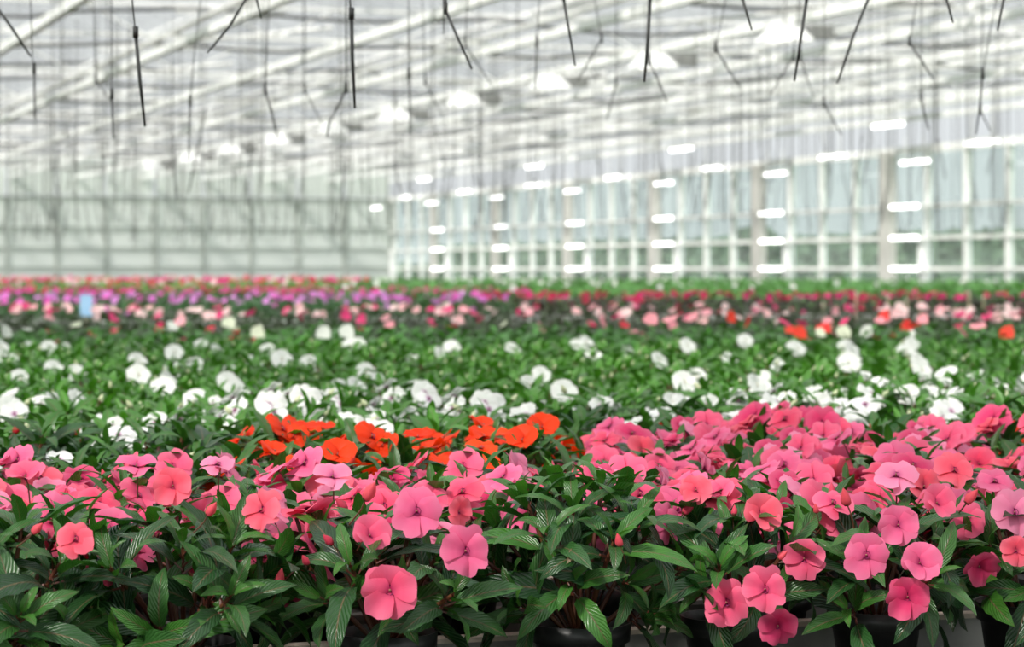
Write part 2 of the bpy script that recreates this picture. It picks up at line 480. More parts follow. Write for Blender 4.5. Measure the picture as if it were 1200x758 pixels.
# a second glasshouse and a dark shed outside
def shed(name, w, t, sz, m, roofm, label):
    p = G(w, t, -EYE-.1)
    root = empty(name, p, ANG); tag(root, label, 'building')
    b = MB(); b.box((0, 0, sz[2]/2), sz); b.build('wall', m, root)
    b = MB(); hx, hy = sz[0]/2+.2, sz[1]/2+.2; z = sz[2]
    b.add([(-hx,-hy,z),(hx,-hy,z),(hx,hy,z),(-hx,hy,z),(0,-hy,z+.9),(0,hy,z+.9)], [(0,1,4),(2,3,5),(1,2,5,4),(3,0,4,5),(3,2,1,0)])
    b.build('roof', roofm, root)
    for q in range(int(sz[1]//2)):
        b = MB(); b.box((-sz[0]/2-.03, -sz[1]/2+1+2*q, sz[2]*.55), (.05, 1.3, sz[2]*.5)); b.build('window', M['wall_glass'], root)
shed('glasshouse_beyond', 68, 74, (9, 46, 2.6), M['white_paint'], M['white_paint'], 'long white glasshouse building seen outside beyond the hedge')
shed('garden_shed', 41, 47, (4, 9, 1.7), M['shed'], M['shed'], 'low dark boarded shed outside behind the right end of glass wall')

# ------------------------------------------------------------------ lamps
def lamp_proto():
    root = empty('grow_lamp')
    b = MB()   # flared reflector hood, open below
    top = [(-.14,-.09,.20),(.14,-.09,.20),(.14,.09,.20),(-.14,.09,.20)]; bot = [(-.30,-.20,0),(.30,-.20,0),(.30,.20,0),(-.30,.20,0)]
    b.add(top+bot, [(0,1,2,3),(4,5,1,0),(5,6,2,1),(6,7,3,2),(7,4,0,3)]); b.build('reflector', M['bright_paint'], root)
    b = MB(); b.box((.46, 0, .12), (.30, .16, .15)); b.build('ballast', M['ballast'], root)
    b = MB(); b.tube([(-.16, 0, .06), (-.08, 0, .06), (.08, 0, .06), (.16, 0, .06)], [.02, .04, .04, .02], 8); b.build('bulb', M['bulb'], root)
    b = MB(); b.tube([(0, 0, .18), (0, 0, .48)], .012, 5); b.build('hanger', M['ballast'], root)
    b = MB(); b.tube([(.45, 0, .18), (.2, 0, .19)], .02, 5); b.build('bracket', M['ballast'], root)
    return root
def kids(o): return list(KIDS.get(o.name, ()))
def copy_tree(o, parent=None):
    c = o.copy(); COL.objects.link(c)
    if parent is not None:
        c.parent = parent; KIDS.setdefault(parent.name, []).append(c)
    for ch in kids(o): copy_tree(ch, c)
    return c
ORD = ['', 'first', 'second', 'third', 'fourth', 'fifth', 'sixth', 'seventh', 'eighth', 'ninth', 'tenth', 'eleventh', 'twelfth', 'thirteenth', 'fourteenth', 'fifteenth', 'sixteenth', 'seventeenth', 'eighteenth', 'nineteenth', 'twentieth', 'twenty-first', 'twenty-second', 'twenty-third', 'twenty-fourth', 'twenty-fifth', 'twenty-sixth', 'twenty-seventh', 'twenty-eighth', 'twenty-ninth', 'thirtieth']
proto = lamp_proto()
lamps_Y = [30.2, 34.2, 38.2, 42.2, 46.2, 50.5, 55, 59.5, 64, 69]
for i, Y in enumerate(lamps_Y):
    o = proto if i == 0 else copy_tree(proto)
    w = 12.6; t = (Y - .3162*w)/.9487
    p = G(w, t, BAR_H-.42); o.location = p; o.rotation_euler = (0, 0, ANG)
    tag(o, 'white hooded grow lamp under the roof, %s nearest in the row of hoods' % ORD[i+1], 'lamp', 'hooded grow lamps under the roof')
def batten_proto():
    root = empty('strip_light')
    b = MB(); b.box((0, 0, .05), (.10, 1.25, .06)); b.build('housing', M['white_paint'], root)
    b = MB(); b.tube([(0, -.58, -.01), (0, .58, -.01)], .035, 8); b.build('tube', M['tube_lit'], root)
    for yy in (-.4, .4):
        b = MB(); b.tube([(0, yy, .08), (0, yy, .5)], .01, 4); b.build('hanger', M['white_paint'], root)
    return root
bp_ = batten_proto(); cnt = 0
for r_, (w, h, t00, stp, nn, nm) in enumerate([(23.9, 2.42, 43.4, 6.6, 7, 'upper wall row'), (23.3, 2.10, 45.0, 6.6, 7, 'lower wall row'), (21.2, 2.62, 42.0, 9.9, 4, 'inner row')]):
    for i in range(nn):
        o = bp_ if cnt == 0 else copy_tree(bp_)
        cnt += 1
        o.location = G(w, t00+stp*i, h); o.rotation_euler = (0, 0, ANG)
        tag(o, 'white tube strip light, %s from the right in the %s' % (ORD[i+1], nm), 'strip light', 'strip lights near the glass wall')

rank = ['right-hand', 'second', 'third', 'fourth', 'fifth', 'sixth']  # glowing pieces added below for sunlit stretches of rail at the heavy posts
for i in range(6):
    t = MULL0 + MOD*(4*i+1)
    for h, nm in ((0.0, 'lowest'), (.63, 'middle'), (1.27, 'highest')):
        root = empty('sunlit_rail_glow', G(WR-.36, t-1.25, h), ANG)  # added, not a lamp: stands in for sun on the pipe rail
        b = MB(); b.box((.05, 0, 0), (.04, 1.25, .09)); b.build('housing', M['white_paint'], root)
        b = MB(); b.tube([(0, -.58, 0), (0, .58, 0)], .036, 8); b.build('tube', M['tube_lit'], root)  # emission puts the sun's glare into this added piece
        tag(root, 'added sunlit-rail glow, %s of the three on the %s heavy post%s' % (nm, rank[i], '' if i == 0 else ' from the right'), 'strip light', 'added sunlit-rail glows across the heavy wall posts')

# ------------------------------------------------------------------ benches
BZ = EYE - .515          # bench surface
bench_spans = [(2.35, 11.6, 'near flower bench'), (12.6, 20.5, 'middle flower bench'), (21.5, 34.0, 'far flower bench'), (35, 62, 'farthest flower bench')]
bench_lab = ['dark topped grower bench carrying the nearest pots of impatiens', 'dark topped grower bench under the pale pink impatiens', 'dark topped grower bench under the magenta impatiens', 'long dark topped grower bench under the farthest green crop']
for i, (t0, t1, nm) in enumerate(bench_spans):
    w1 = 22.8 if i > 0 else 9; w_0 = -4 if i == 0 else -2
    root = empty('flower_bench', G((w_0+w1)/2, (t0+t1)/2, -EYE), ANG); tag(root, bench_lab[i], 'bench', 'grower benches in the greenhouse')
    b = MB(); b.box((0, 0, BZ-.02), (w1-w_0, t1-t0, .04)); b.build('bench_top', M['mat_dark'], root)
    b = MB(); b.box((0, -(t1-t0)/2-.017, BZ-.05 if i < 2 else BZ+.075), (w1-w_0, .03, .10 if i < 2 else .045)); b.build('front_edge', M['alu'] if i < 2 else M['white_paint'], root)
    for wx in np.arange(-(w1-w_0)/2+1, (w1-w_0)/2, 3.0):
        for ty in (-(t1-t0)/2+.3, (t1-t0)/2-.3):
            b = MB(); b.box((wx, ty, (BZ-.04)/2), (.06, .06, BZ-.04)); b.build('leg', M['alu'], root)
# tray rails crossing the near bench just behind the first pots
for i, (t, hh, face, lab) in enumerate([(2.905, -.440, .075, 'grey metal tray rail with beige top just behind the front pots'), (3.22, -.452, .06, 'grey metal tray rail, middle one between the first pot rows'), (3.34, -.428, .05, 'thin beige-topped tray rail, rearmost behind the front pots')]):
    root = empty('tray_rail', G(1.0, t, -.515), ANG); tag(root, lab, 'rail', 'tray rails on the near bench')
    b = MB(); b.box((0, .006, (hh+.515)/2), (6.0, .012, hh+.515)); b.build('web', M['alu'], root)
    b = MB(); b.box((0, .004, hh+.515), (6.0, .026 if i != 2 else .05, .006)); b.build('lip', M['lip'] if i != 1 else M['alu'], root)

# ------------------------------------------------------------------ impatiens pieces
def leaf_mesh(name, L=.085, W=.030, arch=.9, fold=.25, seg=9, col=2, seed=0):
    r = random.Random(seed)
    b = MB(); vs = []; uvs = []
    y = 0.0; z = 0.0; a0 = .25; py = .012
    n = seg+1
    cols = 2*col+1
    # petiole
    for i in range(n):
        v = i/seg
        ang = a0 - arch*v*1.15
        if i > 0:
            y += L/seg*math.cos(ang); z += L/seg*math.sin(ang)
        wv = W * (max(v, .0)**.62) * ((1-v)**.80) * 1.62
        if i == 0: wv = W*.05
        if i == seg: wv = W*.01
        for c in range(cols):
            u = (c-col)/col
            ser = (1 + .06*(1 if i % 2 else -1)) if abs(u) == 1 else 1
            x = u*wv*ser*.5*math.cos(fold)
            zz = z + abs(u)*wv*.5*math.sin(fold) + .0010*math.sin(v*17+u*2+seed)*abs(u)
            vs.append((x, .012+y, zz)); uvs.append((.5+u*.5, v))
    fs = []
    for i in range(seg):
        for c in range(cols-1):
            k = i*cols+c
            fs.append((k, k+1, k+cols+1, k+cols))
    b.add(vs, fs, 0, uvs, True)
    b.tube([(0, 0, 0), (0, .014, .001)], .0014, 4, 1)
    return b.mesh(name, [M['leaf'], M['stem']])
LEAVES = [leaf_mesh('leaf', .092, .046, .85, .30, seed=1), leaf_mesh('leaf', .100, .045, 1.25, .22, seed=2), leaf_mesh('leaf', .086, .046, .55, .38, seed=3),
          leaf_mesh('leaf', .106, .046, 1.0, .15, seed=4), leaf_mesh('leaf', .080, .042, 1.5, .30, seed=5)]
LEAVES_FAR = [leaf_mesh('leaf', .088, .040, .85, .30, 4, 1, seed=1), leaf_mesh('leaf', .096, .040, 1.25, .22, 4, 1, seed=2), leaf_mesh('leaf', .084, .041, .5, .36, 4, 1, seed=3)]

def petal_geo(L, W, notch, cup, wav, seed, ni=6, nj=4):
    """petal along +Y from the origin, face +Z"""
    r = random.Random(seed); p1 = r.random()*6; edge = r.choice([-.16, -.12, .06, .14])
    vs = []; uvs = []
    for i in range(ni+1):
        v = (i/ni)**.85
        for j in range(-nj, nj+1):
            u = math.sin(j/nj*PI*.5)
            half = W*.5*(v**.62) + .0008
            xx = u*half*(1 + .06*math.sin(p1+v*5))
            yy = L*v*(.56 + .44*math.sqrt(max(0, 1-u*u*.98))) - notch*L*math.exp(-(u/.26)**2)*(v**5)
            yy *= 1 + .035*math.sin(5*u+p1*2)*v
            zz = cup*L*(v*.55 - v*v*.75) + wav*L*math.sin(3.2*u+p1)*v*v + edge*L*(u*u)*v - .05*L*math.exp(-(u/.15)**2)*v
            vs.append((xx, yy, zz)); uvs.append((.5+.5*u, v))
    c = 2*nj+1
    fs = [(i*c+j, i*c+j+1, (i+1)*c+j+1, (i+1)*c+j) for i in range(ni) for j in range(2*nj)]
    return vs, fs, uvs
def flower_parts(seed, open_=1.0, ni=6, nj=4):
    """five petals: list of (verts, faces, uvs, matrix)"""
    r = random.Random(seed); out = []
    spec = [(90, .034, .042, .11, -.0042), (16, .033, .036, .05, .0026), (164, .033, .036, .05, .0038), (-54, .036, .037, .15, -.0016), (-126, .036, .037, .15, .0006)]
    for (a, L, W, nt, zo) in spec:
        tl_ = r.uniform(.0, .12) if zo > .002 else r.uniform(.12, .36)
        a += r.uniform(-6, 6); L *= r.uniform(.93, 1.07); W *= r.uniform(.94, 1.08)
        vs, fs, uvs = petal_geo(L, W, nt, .30*r.uniform(.3, 1.5), .075*r.uniform(-1.6, 1.6), r.randrange(9999), ni, nj)
        tilt = (1-open_)*1.1 + tl_ * (1 if zo > .002 else .8)
        m = Matrix.Translation((0, 0, zo)) @ Matrix.Rotation(math.radians(a-90), 4, 'Z') @ Matrix.Rotation(tilt, 4, 'X')
        out.append((vs, fs, uvs, m))
    return out
def center_mb(mb, off=1, stem=.035):
    mb.lathe([(.0, -.004), (.0022, -.001), (.0050, .0030), (.0058, .0042)], 8, off)
    mb.lathe([(.0013, .0), (.0015, .004), (.0010, .0058), (0, .0062)], 6, off+1)
    mb.tube([(0, 0, -.002), (0, .004, -.014), (0, -.004, -.014-stem)], .0012, 4, off+2)
FLOWERS = []       # near kind: centre mesh + petal meshes with matrices
for s, op in ((1, 1.0), (2, .93), (3, 1.0), (4, .80), (5, .62), (6, 1.0), (7, .88)):
    c = MB(); center_mb(c, 0); cm = c.mesh('flower', [M['eye'], M['anther'], M['stem']])
    pm = []
    for (vs, fs, uvs, m) in flower_parts(s*31, op):
        b = MB(); b.add(vs, fs, 0, uvs, True); pm.append((b.mesh('petal', [M['petal']]), m))
    FLOWERS.append((cm, pm))
FLOWERS_FAR = []
for s, op in ((11, 1.0), (12, .85), (13, .7), (14, .95)):
    b = MB()
    for (vs, fs, uvs, m) in flower_parts(s*17, op, 3, 2):
        b.add([m @ Vector(p) for p in vs], fs, 0, uvs, True)
    center_mb(b, 1); FLOWERS_FAR.append((b.mesh('flower', [M['petal'], M['eye'], M['anther'], M['stem']]), b.mesh('flower', [M['petal_white'], M['eye_pale'], M['eye_pale'], M['stem']]), b.mesh('flower', [M['petal_orange'], M['eye'], M['anther'], M['stem']])))
def bud_mesh():
    b = MB(); b.lathe([(0, .0255), (.0016, .0225), (.0045, .0165), (.0066, .0095), (.0058, .004), (.003, .0006), (0, 0)], 8, 0)
    for k, v in enumerate(b.v):                      # folded, slightly twisted petals
        a = math.atan2(v[1], v[0]); q = 1 + .16*math.cos(3*a + v[2]*160); b.v[k] = (v[0]*q, v[1]*q, v[2])
    b.lathe([(.0050, .0032), (.0042, .0006), (0, -.0008)], 6, 1)
    b.tube([(0, 0, .001), (.002, 0, -.012), (0, .003, -.035)], .0011, 4, 1)
    me = b.mesh('bud', [M['petal'], M['stem']])
    for l in me.uv_layers[0].data: l.uv = (.5, .55)
    return me
BUD = bud_mesh()
def pot_meshes(n):
    b = MB(); b.lathe([(.036, 0), (.040, .0), (.052, .085), (.0575, .087), (.0590, .108), (.0565, .108), (.0545, .094), (.05, .09)], n)
    b.lathe([(0, .001), (.038, .001)], n)
    p = b.mesh('pot', [M['pot']])
    b = MB(); b.lathe([(.0545, .092), (.04, .098), (.02, .101), (0, .102)], n); s = b.mesh('soil', [M['soil']])
    return p, s
POT, SOIL = pot_meshes(28)
POT_FAR, SOIL_FAR = pot_meshes(10)

def look(n, roll=0.0):
    """matrix whose +Z is n and whose +Y points as far up as it can"""
    n = Vector(n).normalized()
    up = Vector((0, 0, 1)) if abs(n.z) < .98 else Vector((0, 1, 0))
    x = up.cross(n).normalized(); y = n.cross(x)
    m = Matrix((x, y, n)).transposed().to_4x4()
    return m @ Matrix.Rotation(roll, 4, 'Z')

PINKS = [(.88, .070, .165), (.89, .10, .225), (.87, .13, .30), (.91, .10, .165), (.90, .24, .42), (.74, .04, .16)]
HUES = {'pink': PINKS, 'orange': [(.88, .045, .003), (.85, .032, .003), (.88, .06, .004)], 'red': [(.75, .015, .012), (.85, .03, .02)],
        'white': [(.88, .90, .86), (.90, .91, .89)], 'lilac': [(.62, .22, .72)], 'palepink': [(.93, .50, .52), (.93, .42, .46)]}
BUDC = {'pink': (.72, .06, .12), 'orange': (.75, .04, .02), 'red': (.55, .01, .02), 'white': (.72, .76, .50), 'lilac': (.5, .1, .5)}

def leaf_color(r, young=0.0, bright=0.0):
    k = r.uniform(.75, 1.25)
    base = (.012*k, .050*k, .014*k)
    hi = (.072*k, .235*k, .022*k)
    q = min(1, young*.55 + bright + (r.random() < .10)*.35)
    return tuple(base[i]*(1-q) + hi[i]*q for i in range(3))

TWIN = {}
def orange_twin(me):
    if me.name not in TWIN:
        c = me.copy(); c.materials[0] = M['petal_orange']; TWIN[me.name] = c
    return TWIN[me.name]
def add_flower(root, loc, n, size, color, r, near=True, var=None, roll=None):
    sc = size/.0725
    m = Matrix.Translation(loc) @ look(n, r.uniform(-.35, .35) if roll is None else roll) @ Matrix.Scale(sc, 4)
    if near:
        cm, pm = FLOWERS[r.randrange(len(FLOWERS)) if var is None else var]
        f = obj('flower', cm, root, m, color)
        for me, pmw in pm:
            k = r.uniform(.86, 1.10)
            if color[2] < .03: me = orange_twin(me)
            obj('petal', me, f, pmw @ Matrix.Rotation(r.uniform(-.06, .10), 4, 'X'), tuple(min(1, c*k) for c in color))
    else:
        f = obj('flower', FLOWERS_FAR[r.randrange(4)][1 if color[1] > .6 else 2 if color[2] < .03 else 0], root, m, color)
    return f

def shoot(root, tip, axis, r, nleaf, leaves, scale=1.0, young=True, bright=0.0):
    """a whorl of leaves round a shoot tip: outer ones long and spread, inner ones short and upright"""
    base = look(axis)
    a = r.random()*6.28
    for i in range(nleaf):
        a += 2.399 + r.uniform(-.25, .25)
        f = i/max(1, nleaf-1)                     # 0 outermost
        spread = (1-f)*1.18 + f*.42 + r.uniform(-.14, .14)   # angle from the axis
        s = scale*((1-f)*1.08 + f*.45)*r.uniform(.88, 1.12)
        off = Vector((0, 0, -.030*(1-f)))
        m = Matrix.Translation(tip) @ base @ Matrix.Translation(off) @ Matrix.Rotation(a, 4, 'Z') @ Matrix.Rotation(PI/2 - spread, 4, 'X') @ Matrix.Scale(s, 4)
        obj('leaf', leaves[r.randrange(len(leaves))], root, m, leaf_color(r, f if young else 0, bright))

def plant(loc, hue, seed, near=True, nshoot=10, nleaf=7, nflower=9, R=.115, height=.135, flowers=None, shoots=None, fside=True, bright=0.0, nbud=3, fsize=.063, skirt=0, hbuds=None):
    r = random.Random(seed)
    root = empty('potted_impatiens', loc, 0)
    obj('pot', POT if near else POT_FAR, root)
    obj('soil', SOIL if near else SOIL_FAR, root)
    lv = LEAVES if near else LEAVES_FAR
    z0 = .105
    tips = []
    for i in range(nshoot):
        q = (i+.5)/nshoot
        rad = R*math.sqrt(q)*r.uniform(.85, 1.1); a = i*2.399 + r.uniform(-.3, .3)
        z = z0 + height*(1 - .62*q**1.5) + r.uniform(-.012, .012)
        tips.append((Vector((rad*math.cos(a), rad*math.sin(a), z)), q))
    if shoots:
        tips += [(Vector(p), .8) for p in shoots]
    sb = MB()
    for tip, q in tips:
        mid = Vector((tip.x*.55, tip.y*.55, z0 + (tip.z-z0)*.5))
        sb.tube([(tip.x*.12, tip.y*.12, z0-.01), mid, tip], [.0032, .0030, .0022], 5, 0, False)
    tag(sb.build('stems', [M['stem']], root), kind='stuff')
    for tip, q in tips:
        out = Vector((tip.x, tip.y, 0)); out = out.normalized() if out.length > 1e-4 else Vector((0, 0, 0))
        axis = Vector((0, 0, 1)) + out*(1.15*q)
        shoot(root, tip, axis, r, nleaf, lv, 1.0, True, bright)
    for i in range(skirt):                # low side shoots whose leaves hang over the pot
        a = -PI/2 + (i-(skirt-1)/2)*(4.6/skirt) + r.uniform(-.2, .2)
        rad = R*r.uniform(.5, .8); z = z0 + height*r.uniform(.06, .45)
        shoot(root, Vector((rad*math.cos(a), rad*math.sin(a), z)), Vector((math.cos(a), math.sin(a), r.uniform(.15, .6))), r, nleaf, lv, 1.0, True, bright)
    pal = HUES[hue]
    for k in range(nflower):
        a = r.random()*6.283; q = r.random()**.5
        if flowers is not None: a = r.uniform(.1, PI-.1)
        elif near and r.random() < .25: a = -PI/2 + r.uniform(-1.0, 1.0)
        rad = (R+.035)*q
        z = z0 + height*(1.0 - .50*q*q) + r.uniform(.004, .040)
        out = Vector((math.cos(a)*q, math.sin(a)*q, 0))
        n = Vector((0, -.32, .80)) + out*.75 + Vector((r.uniform(-.7, .7), r.uniform(-.6, .5), r.uniform(-.3, .4)))
        col = pal[r.randrange(len(pal))]
        add_flower(root, Vector((rad*math.cos(a), rad*math.sin(a), z)), n, fsize*r.uniform(.85, 1.12), col, r, near)
    for k in range(nbud):
        a = r.random()*6.283; rad = R*r.uniform(.3, 1.15)
        z = z0 + height*(1.0 - .4*(rad/R)**2) + r.uniform(.0, .03)
        obj('bud', BUD, root, Matrix.Translation((rad*math.cos(a), rad*math.sin(a), z)) @ look((r.uniform(-1, 1), r.uniform(-1, 1), 1)) @ Matrix.Scale(r.uniform(.5, .85), 4), BUDC[hue])
    for (px, py, sc) in (hbuds or []):
        p = at(px, py, loc[1] - .12) - Vector(loc)
        obj('bud', BUD, root, Matrix.Translation(p) @ look((r.uniform(-.4, .8), -.3, .7)) @ Matrix.Scale(sc*.85, 4), (.80, .09, .13))
    if flowers:
        for (px, py, d, n, ci, dY) in flowers:
            Y = loc[1] + dY
            p = at(px, py, Y) - Vector(loc)
            add_flower(root, p, n, d*Y/FPX, PINKS[ci], r, True, None if d > 0 else None, 0.0)
    return root

# ------------------------------------------------------------------ the front row: seven pots placed one by one
FT = 2.775
def front(s): 
    p = V*s + U*FT
    return (p.x, p.y, BZ)
HB = {101: [(38, 625, .8)], 102: [(243, 604, .9)], 103: [(428, 586, 1.2), (326, 683, .9)], 104: [(727, 640, .8)], 105: [(912, 655, .7)], 106: [(993, 592, 1.1), (957, 601, .6)], 107: [(1132, 590, 1.1)]}
front_specs = [
 # s, seed, kwargs, label, flowers(px, py, diameter px, facing, colour, depth offset)
 (.345, 101, dict(nflower=3, nshoot=11, nleaf=8, R=.13, height=.13), 'potted impatiens at the left edge with one salmon flower beside a tiny bud',
   [(88, 632, 52, (.15, -.85, .55), 3, -.13), (30, 560, 56, (-.1, -.4, .9), 1, .02)]),
 (.545, 102, dict(nflower=4, nshoot=12, nleaf=8, R=.14, height=.13), 'leafy impatiens with one round pink flower above a big green rosette',
   [(203, 569, 54, (.0, -1, .15), 3, -.10), (308, 598, 56, (-.35, -.75, .45), 3, -.05), (255, 545, 50, (0, -.4, .9), 4, .05), (160, 548, 56, (0, -.3, .9), 2, .06)]),
 (.775, 103, dict(nflower=5, nshoot=11, nleaf=7, R=.125, height=.125, skirt=5), 'pink impatiens whose largest flower hangs low over its pot rim',
   [(457, 691, 78, (.02, -1, .03), 1, -.14), (488, 599, 66, (.05, -1, .22), 2, -.10), (432, 628, 58, (.42, -.8, .45), 1, -.12), (545, 645, 66, (.15, -1, .02), 2, -.12), (536, 599, 44, (.75, -.75, .1), 3, -.08), (338, 682, 72, (.1, -.85, -.45), 5, -.02), (390, 560, 52, (0, -.5, .8), 4, .0)]),
 (1.008, 104, dict(nflower=0, nshoot=15, nleaf=8, R=.125, height=.150, nbud=0, skirt=7), 'leafy flowerless impatiens in black pot with a single small pink bud',
   []),
 (1.195, 105, dict(nflower=3, nshoot=9, nleaf=7, R=.11, height=.12, skirt=4), 'pink impatiens with three flowers clustered low over the grey tray rail',
   [(896, 690, 60, (.05, -1, .08), 1, -.15), (851, 705, 62, (-.05, -1, -.08), 1, -.12), (911, 732, 54, (.05, -.95, -.25), 5, -.11), (890, 603, 58, (.35, -.85, .35), 3, -.07), (780, 612, 54, (.65, -.7, .2), 2, -.04), (815, 575, 46, (.1, -.8, .5), 3, -.03), (845, 578, 44, (-.4, -.5, .7), 1, 0.0)]),
 (1.385, 106, dict(nflower=3, nshoot=11, nleaf=7, R=.125, height=.12, skirt=4), 'pink impatiens with a tight cluster of five open flowers facing outward',
   [(1015, 650, 60, (-.05, -1, .1), 2, -.14), (1077, 660, 58, (.05, -1, .35), 2, -.155), (1063, 699, 62, (0, -1, 0), 5, -.14), (1052, 615, 58, (.05, -1, .2), 2, -.12), (943, 654, 58, (-.35, -1, .05), 1, -.12), (1050, 558, 58, (-.1, -.55, .8), 4, -.04), (975, 590, 56, (.1, -.6, .8), 1, -.06), (1096, 590, 54, (.4, -.75, .4), 1, -.08)]),
 (1.585, 107, dict(nflower=3, nshoot=11, nleaf=7, R=.12, height=.12, skirt=5), 'impatiens at the right edge with one flat salmon flower and shaded blooms',
   [(1190, 645, 42, (0, -1, .25), 3, -.17), (1146, 662, 56, (.25, -.85, -.35), 5, -.10), (1188, 601, 62, (.1, -.9, .35), 4, -.10), (1118, 552, 54, (0, -.7, .65), 3, -.03), (1134, 610, 50, (-.3, -.85, .2), 1, -.07), (1165, 565, 50, (0, -.5, .8), 2, -.02)]),
]
for (s, seed, kw, lab, fl) in front_specs:
    kw.setdefault('hbuds', HB.get(seed))
    kw.setdefault('skirt', 9)
    root = plant(front(s), 'pink', seed, True, flowers=fl, **kw)
    tag(root, lab, 'potted plant', 'potted impatiens on the near bench')
    if seed == 104:
        for (px, py, n) in ((672, 640, (.5, -.6, .5)), (680, 646, (-.3, -.8, .3))):
            p = at(px, py, root.location.y - .11) - root.location
            tag(obj('leaf', LEAVES[2], root, Matrix.Translation(p) @ look(n, 2.4) @ Matrix.Scale(.28, 4), (.34, .22, .13)), 'small withered brown leaf')

# ------------------------------------------------------------------ the rest of the near bench, row by row
def hue_at(px, py):
    b = np.interp(px, [0, 120, 260, 300, 480, 590, 640, 690, 740, 860, 950, 1100, 1200], [522, 520, 522, 528, 530, 520, 490, 474, 484, 478, 476, 482, 486])
    if py > b: return 'pink'
    if 285 < px < 630 and py > 484: return 'orange'
    if px <= 285 and py > 480: return 'leafy_red'
    if px > 630 and py > 462: return 'leafy_mixed'
    if py > np.interp(px, [0, 850, 1000, 1200], [449, 449, 430, 424]): return 'white'
    return 'leafy_white'
KINDS = {
 'pink': [dict(hue='pink', nflower=n, nbud=2) for n in (16, 19, 13, 17)],
 'orange': [dict(hue='orange', nflower=8, nbud=2), dict(hue='orange', nflower=6, nbud=2)],
 'leafy_red': [dict(hue='red', nflower=0, nbud=3), dict(hue='white', nflower=0, nbud=1), dict(hue='red', nflower=0, nbud=2), dict(hue='white', nflower=1, nbud=1)],
 'leafy_mixed': [dict(hue='red', nflower=1, nbud=2), dict(hue='orange', nflower=1, nbud=1), dict(hue='white', nflower=2, nbud=2)],
 'white': [dict(hue='white', nflower=7, nbud=3, bright=.45), dict(hue='white', nflower=4, nbud=4, bright=.5), dict(hue='white', nflower=9, nbud=2, bright=.4), dict(hue='white', nflower=1, nbud=4, bright=.5)],
 'leafy_white': [dict(hue='white', nflower=0, nbud=5, bright=.6), dict(hue='white', nflower=0, nbud=4, bright=.45), dict(hue='white', nflower=1, nbud=3, bright=.65)],
}
DESC = {'pink': 'pink-flowered potted impatiens', 'orange': 'orange-red potted impatiens', 'leafy_red': 'dark leafy potted impatiens', 'leafy_mixed': 'leafy potted impatiens',
        'white': 'white-flowered potted impatiens', 'leafy_white': 'bright green budding impatiens'}
PROTO = {}
def get_plant(kind, near, r, i):
    opts = KINDS[kind]; v = r.randrange(len(opts)*(2 if kind == 'pink' else 1)); key = (kind, near, v)
    if key not in PROTO:
        kw = dict(opts[v % len(opts)]); hue = kw.pop('hue')
        nr = dict(nshoot=9, nleaf=7) if near else dict(nshoot=8, nleaf=6)
        if kind == 'orange': kw['fsize'] = .058
        root = plant((0, 0, 0), hue, 500 + hash_(kind) + v*13 + near*7, near, R=.12, height=.120, **nr, **kw)
        PROTO[key] = root
        return root
    return copy_tree(PROTO[key])
def hash_(k): return sum(ord(c) for c in k)
cells = []
row = 1
t = FT + .235
while True:
    got = []
    s = -3.0 + (.11 if row % 2 else 0)
    while s < 9:
        p = V*s + U*t
        jr = random.Random(int(s*1000)*7919 + row)
        x = p.x + jr.uniform(-.018, .018); y = p.y + jr.uniform(-.018, .018)
        px = 600 + FPX*x/y
        m = .13*FPX/y
        if -m < px < 1200 + m and y < 9.6:
            got.append((px, x, y))
        s += .222
    if not got: break
    cells.append(got); row += 1
    t += .222
    if t > 12: break
n_all = 0
rr = random.Random(99)
for ri, got in enumerate(cells):
    got.sort()
    for ci, (px, x, y) in enumerate(got):
        py = 315 + .245*FPX/y
        kind = hue_at(px, py)
        near = y < 5.6
        root = get_plant(kind, near, rr, n_all)
        root.location = (x, y, BZ + rr.uniform(-.012, .012))
        root.rotation_euler = (0, 0, rr.uniform(-.5, .5))
        sc = rr.uniform(.93, 1.06); root.scale = (sc, sc, sc)
        tag(root, '%s, %s from the left in the %s row behind the front pots' % (DESC[kind], ORD[ci+1] if ci+1 < len(ORD) else str(ci+1), ORD[ri+1] if ri+1 < len(ORD) else str(ri+1)), 'potted plant', 'potted impatiens on the near bench')
        n_all += 1
print('plants', n_all, 'objects', len(bpy.data.objects))

